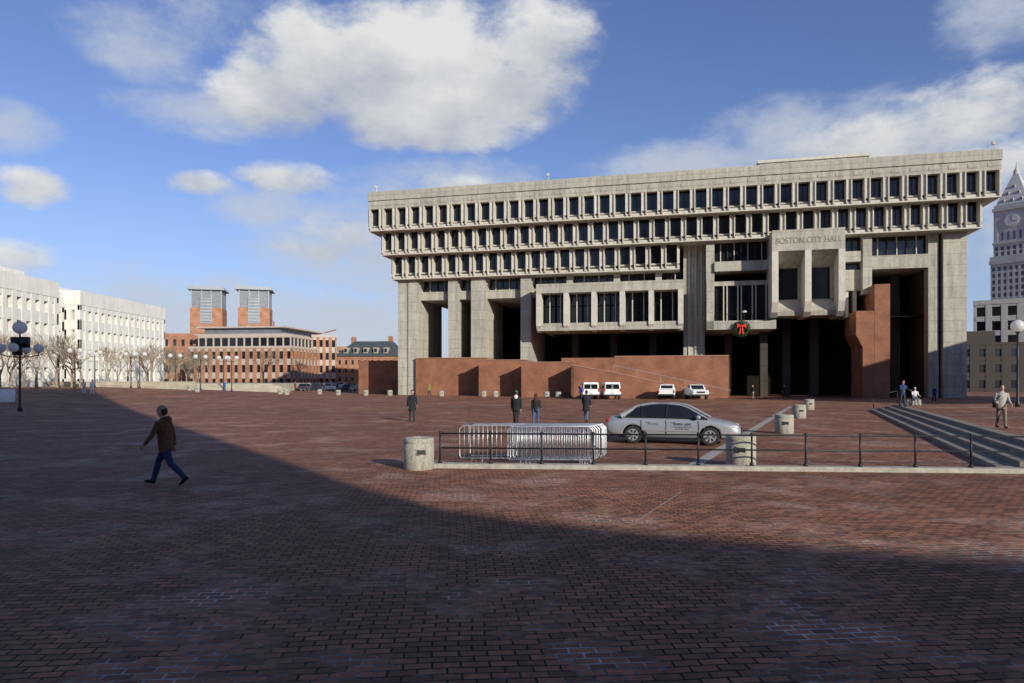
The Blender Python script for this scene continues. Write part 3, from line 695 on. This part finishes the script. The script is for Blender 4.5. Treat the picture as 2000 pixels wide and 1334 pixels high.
# ------------------------------------------------------------ vehicles
def wheel(m,x,y,r,w_,sgn,mt,ma,md):
    prof=[(r*.62,-w_/2),(r*.93,-w_/2),(r,-w_/2+.03),(r,w_/2-.03),(r*.93,w_/2),(r*.62,w_/2)]
    m.lathe(prof,(x,y,r),mt,28,'y')
    yo=y+sgn*(w_/2-.015)
    m.lathe([(r*.66,-.012),(r*.66,.018)],(x,yo+sgn*.006,r),ma,28,'y')
    for i in range(7):
        q=2*math.pi*i/7
        m.tube([(x+r*.24*math.cos(q),yo+sgn*.022,r+r*.24*math.sin(q)),(x+r*.54*math.cos(q),yo+sgn*.022,r+r*.54*math.sin(q))],[.012,.036],md,6,(0,1,0))
    m.lathe([(r*.17,-.03),(r*.14,.03)],(x,yo+sgn*.02,r),ma,14,'y')
def sedan(loc,rz):
    e=empty('parked_car',loc,rz)
    stn=[(-2.38,.44,.66,.74,.66),(-2.31,.31,.80,.95,.79),(-2.0,.24,.87,1.01,.86),(-1.4,.22,.89,1.02,.88),(-.6,.2,.89,1.0,.89),(.3,.20,.88,.98,.89),(1.0,.20,.87,.97,.885),(1.4,.21,.84,.93,.875),(1.9,.23,.76,.85,.85),(2.2,.26,.68,.77,.79),(2.36,.30,.58,.67,.70),(2.42,.38,.50,.56,.58)]
    vs=[];fs=[]
    for x,zb,zs,zt,hw in stn:
        half=[(hw*.5,zb),(hw*.9,zb+.01),(hw*.985,zb+.12),(hw*1.0,(zb+zs)/2),(hw*.99,zs-.06),(hw*.965,zs),(hw*.84,zt-.012),(hw*.4,zt)]
        ring=half+[(-a,z) for a,z in half[::-1]]
        vs+=[(x,a,z) for a,z in ring]
    k=16
    for i in range(len(stn)-1):
        for j in range(k):
            j2=(j+1)%k; fs.append((i*k+j,i*k+j2,(i+1)*k+j2,(i+1)*k+j))
    fs.append(tuple(range(k))[::-1]); fs.append(tuple((len(stn)-1)*k+j for j in range(k)))
    mb=MB(); mb.add(vs,fs); o=mb.obj('body',[SILVER,BLACK],e,smooth=True)
    s1=o.modifiers.new('s','SUBSURF'); s1.levels=2; s1.render_levels=2
    cut=MB()
    for x in (-1.33,1.38):
        cut.lathe([(.375,-1.1),(.375,1.1)],(x,0,.33),0,32,'y')
    co_=cut.obj('cut',[BLACK]); co_.parent=e
    bo=o.modifiers.new('b','BOOLEAN'); bo.object=co_; bo.operation='DIFFERENCE'; bo.solver='EXACT'
    bpy.context.view_layer.update()
    dg=bpy.context.evaluated_depsgraph_get()
    nm=bpy.data.meshes.new_from_object(o.evaluated_get(dg)); 
    o.modifiers.clear(); o.data=nm; bpy.data.objects.remove(co_)
    nm.polygons.foreach_set('use_smooth',[p.area<.2 for p in nm.polygons])
    pr=[(-1.92,.93),(-1.78,1.01),(-1.22,1.36),(-.75,1.44),(-.1,1.455),(.35,1.41),(.62,1.32),(1.32,.93)]
    def hw(z): return .80-.36*max(0,(z-.93))
    gm=MB(); vs=[(x,hw(z),z) for x,z in pr]+[(x,-hw(z),z) for x,z in pr]; n=len(pr)
    gm.add(vs,[tuple(range(n)),tuple(range(2*n-1,n-1,-1))]+[(i,(i+1),(i+1)+n,i+n) for i in range(n-1)],1)
    for i in range(2,5):
        (x0,z0),(x1,z1)=pr[i],pr[i+1]
        gm.add([(x0,hw(z0),z0+.012),(x1,hw(z1),z1+.012),(x1,-hw(z1),z1+.012),(x0,-hw(z0),z0+.012)],[(0,1,2,3)],0)
    for s_ in (1,-1):
        top=[(x,s_*(hw(z)+.0),z) for x,z in pr]
        gm.tube(top[1:],[.05,.05,.035,.03,.03,.032,.035],0,8)
        gm.tube([top[1],(-1.62,s_*.79,.98)],.07,0,8)
        gm.tube([(-1.78,s_*.79,.99),(-1.34,s_*.69,1.26)],[.11,.05],0,8)
        gm.tube([(-.16,s_*.80,.95),(-.12,s_*.625,1.44)],.03,2,6); gm.tube([(-1.0,s_*.80,.95),(-1.05,s_*.66,1.37)],.022,2,6)
        gm.tube([(-1.85,s_*.815,.955),(1.3,s_*.815,.945)],.018,2,6)
        gm.ball((.98,s_*.93,1.0),(.09,.10,.07),0)
        for x in (-1.02,-.14,1.0):
            gm.box(x-.006,x+.006,s_*.895-.006,s_*.895+.006,.32,.88,2)
        for x in (-.86,.05): gm.tube([(x,s_*.905,.80),(x+.17,s_*.905,.80)],.014,0,6)
        gm.tube([(-.98,s_*.893,.50),(.98,s_*.893,.49)],.017,0,6)
        gm.tube([(-.98,s_*.87,.23),(1.0,s_*.87,.23)],.03,2,6)
        gm.ball((2.14,s_*.66,.66),(.20,.14,.075),3); gm.ball((-2.27,s_*.66,.82),(.10,.14,.10),4); gm.ball((2.3,s_*.55,.36),(.06,.09,.04),3)
        for x in (-1.33,1.38): wheel(gm,x,s_*.80,.325,.21,s_,5,6,2)
    gm.box(2.33,2.435,-.3,.3,.48,.60,2); gm.box(2.37,2.43,-.45,.45,.34,.43,2); gm.box(-2.42,-2.36,-.26,.26,.5,.62,7)
    gm.box(-1.9,1.9,-.7,.7,.22,.5,2)
    gm.obj('greenhouse_and_trim',[SILVER,GLASS,BLACK,LENS,REDL,RUBBER,CHROME,WPAINT],e,smooth=False)
    ink=plain('decal_ink',(.02,.03,.06))
    text('WRV-AM','door_lettering',.13,.60,(.42,-.897,.69),(R(90),0,0),ink,e,.001)
    text('1170 Soldiers Field Rd.','door_lettering_small',.06,.68,(.42,-.897,.615),(R(90),0,0),ink,e,.001)
    text('(617) 787-7000','door_lettering_phone',.06,.45,(.42,-.897,.545),(R(90),0,0),ink,e,.001)
    text('Newsradio','door_lettering_rear',.08,.36,(-.6,-.897,.71),(R(90),0,0),ink,e,.001)
    return e
sedan((5.95,25.3,0),R(-19))
def bevel_obj(o,w_=.05,seg=2):
    bv=o.modifiers.new('bev','BEVEL'); bv.width=w_; bv.segments=seg; bv.limit_method='ANGLE'; bv.angle_limit=R(30)
def van(loc,rz):
    e=empty('white_van',loc,rz); m=MB()
    pr=[(-2.7,.45),(2.75,.45),(2.8,.95),(2.3,1.15),(1.55,1.25),(1.0,1.98),(.6,2.08),(-2.55,2.08),(-2.68,1.9),(-2.72,1.0)]
    n=len(pr)
    def hw(z): return 1.0-.13*max(0,z-1.1)
    vs=[(x,hw(z),z) for x,z in pr]+[(x,-hw(z),z) for x,z in pr]
    m.add(vs,[tuple(range(n))[::-1],tuple(range(n,2*n))]+[(i,(i+1)%n,(i+1)%n+n,i+n) for i in range(n)])
    o=m.obj('body',[WPAINT],e); bevel_obj(o,.07,3)
    d_=MB()
    for s_ in (-1,1):
        d_.prism([(s_*.08,1.28),(s_*.80,1.28),(s_*.76,1.84),(s_*.08,1.84)],-2.76,-2.66,'x',0)
        d_.box(-2.77,-2.68,s_*.93-.06,s_*.93+.06,.95,1.35,1)
        d_.prism([(-2.4,1.3),(-1.3,1.3),(-1.3,1.82),(-2.4,1.82)],s_*.925,s_*.985,'y',0)
        d_.prism([(-1.1,1.3),(0,1.3),(0,1.82),(-1.1,1.82)],s_*.925,s_*.985,'y',0)
        d_.prism([(.2,1.3),(1.4,1.3),(.95,1.82),(.2,1.82)],s_*.925,s_*.985,'y',0)
        for x in (-1.75,1.85): wheel(d_,x,s_*.86,.36,.24,s_,2,3,4)
        d_.ball((1.35,s_*1.14,1.4),(.08,.12,.16),4)
    d_.box(-2.84,-2.66,-.98,.98,.42,.62,4); d_.box(-2.77,-2.7,-.2,.2,.75,.9,5); d_.box(-2.735,-2.69,-.015,.015,.62,2.0,4)
    d_.add([(1.0,-.75,1.92),(1.0,.75,1.92),(1.53,.8,1.29),(1.53,-.8,1.29),(1.04,-.75,1.95),(1.04,.75,1.95),(1.57,.8,1.31),(1.57,-.8,1.31)],[(0,1,2,3),(4,5,6,7),(0,1,5,4),(1,2,6,5),(2,3,7,6),(3,0,4,7)],0)
    d_.obj('windows_and_wheels',[GLASS,REDL,RUBBER,CHROME,BLACK,LENS],e)
van((9.6,84.8,0),R(88)); van((12.2,84.8,0),R(88))
def pickup(loc,rz):
    e=empty('white_pickup_truck',loc,rz); m=MB()
    pr=[(-2.7,.5),(2.6,.5),(2.65,.95),(2.5,1.12),(1.2,1.2),(.55,1.78),(-.5,1.80),(-.75,1.2),(-2.7,1.18)]
    def hw(z): return .95-.22*max(0,z-1.15)
    n=len(pr); vs=[(x,hw(z),z) for x,z in pr]+[(x,-hw(z),z) for x,z in pr]
    m.add(vs,[tuple(range(n))[::-1],tuple(range(n,2*n))]+[(i,(i+1)%n,(i+1)%n+n,i+n) for i in range(n)])
    o=m.obj('body',[WPAINT],e); bevel_obj(o,.05,2)
    d_=MB()
    d_.box(-2.55,-.95,-.78,.78,1.17,1.195,4)
    for s_ in (-1,1):
        d_.box(-2.74,-2.68,s_*.88-.07,s_*.88+.07,.8,1.12,1); d_.box(2.6,2.68,s_*.75-.14,s_*.75+.14,.82,1.0,5)
        d_.prism([(-.45,1.28),(.95,1.28),(.5,1.68),(-.4,1.70)],s_*.83,s_*.90,'y',0)
        for x in (-1.6,1.75): wheel(d_,x,s_*.84,.37,.24,s_,2,3,4)
        d_.box(-2.6,-.9,s_*.9-.04,s_*.9+.04,1.18,1.22,4)
    d_.box(-2.85,-2.68,-.9,.9,.48,.66,4); d_.box(2.62,2.74,-.9,.9,.46,.66,4); d_.box(2.62,2.67,-.5,.5,.78,1.0,4)
    d_.prism([(-.73,1.32),(-.58,1.70),(-.52,1.70),(-.67,1.32)],-.7,.7,'y',0)
    d_.prism([(.62,1.70),(1.12,1.26),(1.20,1.26),(.70,1.72)],-.72,.72,'y',0)
    d_.obj('windows_and_wheels',[GLASS,REDL,RUBBER,CHROME,BLACK,LENS],e)
pickup((19.2,84.5,0),R(75)); pickup((22.6,84.0,0),R(-92))
def small_car(loc,rz,mat):
    e=empty('distant_car',loc,rz); m=MB()
    pr=[(-2.2,.3),(2.2,.3),(2.25,.65),(1.2,.85),(.5,1.38),(-1.0,1.4),(-1.7,.95),(-2.2,.9)]
    def hw(z): return .87-.35*max(0,z-.8)
    n=len(pr); vs=[(x,hw(z),z) for x,z in pr]+[(x,-hw(z),z) for x,z in pr]
    m.add(vs,[tuple(range(n))[::-1],tuple(range(n,2*n))]+[(i,(i+1)%n,(i+1)%n+n,i+n) for i in range(n)])
    for s_ in (-1,1):
        m.prism([(-1.4,.95),(.95,.93),(.45,1.30),(-.95,1.32)],s_*.72,s_*.84,'y',1)
        m.box(-2.24,-2.18,s_*.7-.12,s_*.7+.12,.6,.78,3)
        for x in (-1.35,1.35): wheel(m,x,s_*.78,.32,.2,s_,2,2,2)
    m.prism([(-1.6,1.03),(-1.08,1.35),(-1.12,1.37),(-1.64,1.05)],-.6,.6,'y',1)
    o=m.obj('body',[mat,GLASS,RUBBER,REDL],e)
DK=plain('dark_car_paint',(.04,.045,.06),.35)
for i,(x,y) in enumerate([(-40,132),(-37.5,141),(-43,150),(-36,155),(-41,165),(-46,172),(-33,138)]):
    small_car((x,y,gz(x)),R(85+random.uniform(-5,5)),[DK,WPAINT,SILVER][i%3])
# ------------------------------------------------------------ people
MC={}
def cm(rgb,n='cloth'):
    if rgb not in MC: MC[rgb]=plain(n+'_fabric',rgb,.9,0,.15,14,.2,spec=.2)
    return MC[rgb]
SKIN=plain('skin',(.50,.30,.22),.6,0,.06,10); EYE=plain('eye_dark',(.03,.02,.02),.4)
def human(loc,yaw,H=1.75,legs=((15,8),(-12,-25)),arms=((15,30,6),(-15,-5,6)),jacket=(.03,.03,.035),pants=(.05,.07,.12),shoes=(.02,.02,.02),hair=(.05,.03,.02),hat=None,coat=.80,hood=None,lean=3,vox=.03,long_hair=False,bag=None,build=1.0,name='person',scarf=None):
    k=H/1.75; mb=MB(); hz=.92
    def sd_(a,l): a=R(a); return Vector((0,math.sin(a),-math.cos(a)))*l
    mats=[cm(jacket),cm(pants),cm(shoes),SKIN,cm(hair),cm(hat) if hat else cm(hair),cm(hood) if hood else cm(jacket),EYE,cm(bag) if bag else cm((.02,.02,.02))]
    low=9
    for s_,(th,shn) in zip((-1,1),legs):
        h=Vector((s_*.095,0,hz)); kn=h+sd_(th,.43); an=kn+sd_(shn,.42)
        m1=(h*.5+kn*.5)
        mb.tube([h+Vector((0,0,.06)),h,m1,kn,kn*.55+an*.45+Vector((0,-.01,0)),an*.75+kn*.25,an+Vector((0,0,-.005))],[(.07,.075),(.093,.105),(.083,.095),(.062,.07),(.062,.07),(.054,.058),(.055,.06)],1,10)
        pit=R(-10 if shn>8 else (38 if shn<-30 else (20 if shn<-18 else 0)))
        f=Vector((0,math.cos(pit),-math.sin(pit))); u=Vector((0,math.sin(pit),math.cos(pit)))
        heel=an-f*.05-u*.04; toe=an+f*.19-u*.055
        mb.tube([heel,an+f*.02-u*.035,an+f*.11-u*.045,toe],[(.035,.035),(.045,.045),(.048,.035),(.03,.022)],2,10)
        low=min(low,(heel-u*.036).z,(toe-u*.024).z)
    ln=math.tan(R(lean))
    def T(x,y,z): return Vector((x,y+(z-hz)*ln,z))
    b_=build
    rings=[(coat-.01,.165 if coat>.7 else .215,.12 if coat>.7 else .165),(.97,.165,.125),(1.10,.16,.12),(1.26,.178,.128),(1.38,.182,.118),(1.445,.13,.09),(1.485,.068,.065)]
    if coat<.7: rings.insert(1,(.80,.19,.145))
    mb.tube([T(0,0,z) for z,_,_ in rings],[(a*b_,c_*b_) for _,a,c_ in rings],0,16)
    mb.tube([T(0,.0,.84),T(0,0,.95)],[(.13,.10),(.155,.115)],1,12)
    mb.tube([T(0,.005,1.44),T(0,.015,1.56)],[.056,.054],3,10)
    mb.tube([T(0,0,1.455),T(0,.005,1.50)],[(.085,.08),(.07,.07)],6 if hood else 0,12)
    hd=[(1.515,.032,.04,.03),(1.54,.052,.07,.02),(1.585,.068,.088,.01),(1.64,.076,.096,.004),(1.69,.074,.094,0),(1.73,.055,.072,-.003),(1.752,.02,.028,-.004)]
    mb.tube([T(0,.02+yo,z) for z,_,_,yo in hd],[(a,c_) for _,a,c_,_ in hd],3,14)
    mb.tube([T(0,.108,1.645),T(0,.122,1.615),T(0,.112,1.60)],[.008,.015,.012],3,6)
    for s_ in (-1,1): mb.ball(T(s_*.078,.015,1.63),(.012,.022,.032),3,8,6)
    if hat:
        mb.tube([T(0,.012,z) for z in (1.665,1.70,1.74,1.775)],[(.084,.104),(.083,.102),(.066,.08),(.02,.025)],5,14)
    else:
        mb.tube([T(0,.0,z) for z in (1.66,1.70,1.745,1.768)],[(.082,.098),(.082,.10),(.062,.078),(.02,.026)],4,14)
    mb.tube([T(0,-.03,1.56),T(0,-.03,1.62),T(0,-.022,1.68)],[(.06,.055),(.078,.075),(.08,.085)],4,12)
    if long_hair: mb.tube([T(0,-.03,1.68),T(0,-.07,1.58),T(0,-.10,1.46),T(0,-.11,1.36)],[(.085,.08),(.10,.06),(.10,.045),(.07,.025)],4,12)
    if hood: mb.tube([T(0,-.08,1.53),T(0,-.12,1.46),T(0,-.12,1.38)],[(.09,.04),(.11,.05),(.06,.03)],6,12)
    hands=[]
    for s_,(ua,fa,out) in zip((-1,1),arms):
        o_=math.tan(R(out)); s0=T(s_*.185*b_,0,1.405)
        u1=sd_(ua+lean,.29); u1=Vector((s_*abs(u1.z)*o_,u1.y,u1.z)); e1=s0+u1
        f1=sd_(fa,.25); f1=Vector((s_*abs(f1.z)*o_*.3,f1.y,f1.z)); w1=e1+f1
        mb.tube([T(s_*.10,0,1.40),s0,s0*.5+e1*.5,e1,e1*.5+w1*.5,w1],[(.055,.06),(.063,.066),(.055,.058),(.047,.05),(.043,.045),(.037,.039)],0,10)
        hands.append((w1,f1.normalized(),s_))
    if bag:
        mb.box(.17,.27,-.16,.16,.82,1.12,8)
        mb.tube([T(.22,0,1.1),T(.12,.13,1.28),T(-.12,.06,1.46),T(-.12,-.08,1.44),T(.1,-.15,1.25),T(.22,-.05,1.1)],.014,8,6)
    src=mb.mesh('src',mats,False)
    o=bpy.data.objects.new('tmp',src); COL.objects.link(o)
    md=o.modifiers.new('r','REMESH'); md.mode='VOXEL'; md.voxel_size=vox
    bpy.context.view_layer.update(); dg=bpy.context.evaluated_depsgraph_get()
    nm=bpy.data.meshes.new_from_object(o.evaluated_get(dg))
    bvh=BVHTree.FromPolygons([v.co for v in src.vertices],[tuple(p.vertices) for p in src.polygons])
    smi=[p.material_index for p in src.polygons]
    bpy.data.objects.remove(o)
    bm=bmesh.new(); bm.from_mesh(nm)
    fm=[]
    for f in bm.faces:
        r_=bvh.find_nearest(f.calc_center_median()); fm.append(smi[r_[2]] if r_[2] is not None else 0)
    for _ in range(2): bmesh.ops.smooth_vert(bm,verts=bm.verts,factor=.4,use_axis_x=True,use_axis_y=True,use_axis_z=True)
    bm.verts.index_update()
    out=MB(); out.v=[tuple(v.co) for v in bm.verts]; out.f=[tuple(v.index for v in f.verts) for f in bm.faces]; out.m=fm; bm.free()
    for w1,dv,s_ in hands:
        X=Vector((0,1,0)) ; X=(X-dv*X.dot(dv)).normalized()
        inn=Vector((-s_,0,0)); inn=(inn-dv*inn.dot(dv)).normalized()
        out.tube([w1-dv*.03,w1+dv*.02,w1+dv*.06,w1+dv*.095],[(.026,.021),(.034,.017),(.042,.016),(.04,.014)],3,8,tuple(X))
        for i,(off,l) in enumerate([(.03,.068),(.010,.078),(-.010,.072),(-.030,.056)]):
            p0=w1+dv*.085+X*off; p1=p0+dv*l*.45+inn*l*.1; p2=p1+dv*l*.3+inn*l*.28; p3=p2+dv*l*.08+inn*l*.3
            out.tube([p0,p1,p2,p3],[.0095,.009,.008,.006],3,6)
        p0=w1+dv*.03+X*.03; out.tube([p0,p0+dv*.03+X*.022,p0+dv*.062+X*.022+inn*.018],[.012,.011,.008],3,6)
    for s_ in (-1,1): out.ball(T(s_*.03,.109,1.645),(.010,.007,.007),7,6,4)
    out.ball(T(0,.112,1.572),(.022,.006,.005),7,6,4)
    me=out.mesh('person',mats,True,False)
    o=place(me,name,(loc[0],loc[1],loc[2]-low*k),yaw); o.scale=(k,k,k)
    return o
human((-7.6,15.0,0),R(90),1.78,((-20,-46),(30,15)),((18,38,8),(-22,-4,8)),(.13,.06,.028),(.03,.05,.11),(.015,.015,.015),(.06,.04,.03),(.28,.24,.18),.78,(.10,.05,.025),6,.013,build=1.2)
human((-5.65,38.6,0),R(200),1.76,((8,2),(-8,-14)),((5,35,8),(-5,15,8)),(.02,.022,.028),(.03,.035,.05),hat=(.03,.03,.03),coat=.60,bag=(.02,.02,.02),vox=.02,build=1.1)
human((.2,33.2,0),R(-8),1.78,((14,6),(-10,-24)),((10,20,6),(-12,-4,6)),(.02,.02,.022),(.03,.03,.04),hat=(.05,.16,.08),hood=(.6,.6,.58),vox=.02,build=1.1)
human((1.15,33.0,0),R(-14),1.64,((-10,-22),(12,4)),((-10,5,5),(8,60,5)),(.025,.022,.025),(.06,.10,.19),hair=(.07,.035,.02),long_hair=True,vox=.02,build=.98)
human((4.1,37.7,0),R(-20),1.74,((16,6),(-12,-28)),((8,40,5),(-8,30,5)),(.025,.025,.03),(.08,.12,.2),hair=(.03,.02,.02),coat=.62,vox=.022,build=1.1)
human((8.15,80.5,0),R(150),1.74,((6,2),(-6,-10)),jacket=(.03,.07,.3),pants=(.05,.05,.08))
human((-11.8,97.5,0),R(230),1.72,((12,4),(-10,-22)),jacket=(.18,.2,.04),pants=(.04,.04,.06))
human((-46.3,110,gz(-46.3)),R(180),1.76,((4,2),(-4,-4)),jacket=(.03,.09,.32),pants=(.06,.1,.2))
human((-50.5,80.5,gz(-50.5)),R(60),1.76,((8,2),(-8,-14)),jacket=(.62,.58,.5),pants=(.6,.58,.54),hat=(.6,.6,.58))
human((-49.2,80,gz(-49.2)),R(240),1.78,((6,2),(-8,-12)),jacket=(.7,.7,.68),pants=(.68,.68,.66),hat=(.65,.65,.62),coat=.6)
human((29.3,83,0),R(120),1.72,((14,6),(-12,-28)),jacket=(.03,.03,.035),pants=(.2,.18,.15))
human((34.8,87,0),R(60),1.72,((14,6),(-12,-28)),jacket=(.02,.02,.025),pants=(.03,.03,.03))
human((26.6,46.5,.516),R(190),1.78,((8,2),(-8,-14)),arms=((20,80,8),(10,70,8)),jacket=(.03,.05,.11),pants=(.04,.05,.08),hat=(.03,.05,.12),vox=.022,build=1.1)
human((47,76,0),R(200),1.72,((8,2),(-8,-14)),jacket=(.03,.05,.12),pants=(.03,.03,.05))
human((18.35,25.6,.516),R(165),1.62,((12,5),(-8,-18)),arms=((10,50,8),(-5,60,8)),jacket=(.38,.36,.33),pants=(.20,.16,.12),hair=(.02,.015,.012),bag=(.03,.03,.03),vox=.02,build=1.05)
human((28.6,48.5,.516),R(170),1.62,((84,4),(80,-4)),arms=((25,75,6),(25,75,6)),jacket=(.62,.6,.56),pants=(.2,.2,.2),hat=(.6,.58,.55),vox=.022)
m=MB(); m.box(-.45,.45,-.3,.3,0,.42,0); o=m.obj('granite_seat',[GRAN],None,(28.6,48.72,.516),R(-10)); bevel_obj(o,.03,2)
for x,y,yaw,j in [(-36,128,1,(.03,.03,.04)),(-40,126,3,(.2,.03,.03)),(-34,133,4,(.05,.05,.1)),(-38.5,129,5,(.02,.02,.02)),(-33,120,2,(.04,.05,.04))]:
    human((x,y,gz(x)),yaw,1.72,jacket=j,pants=(.04,.05,.08),vox=.035)
print('objects',len(bpy.data.objects))
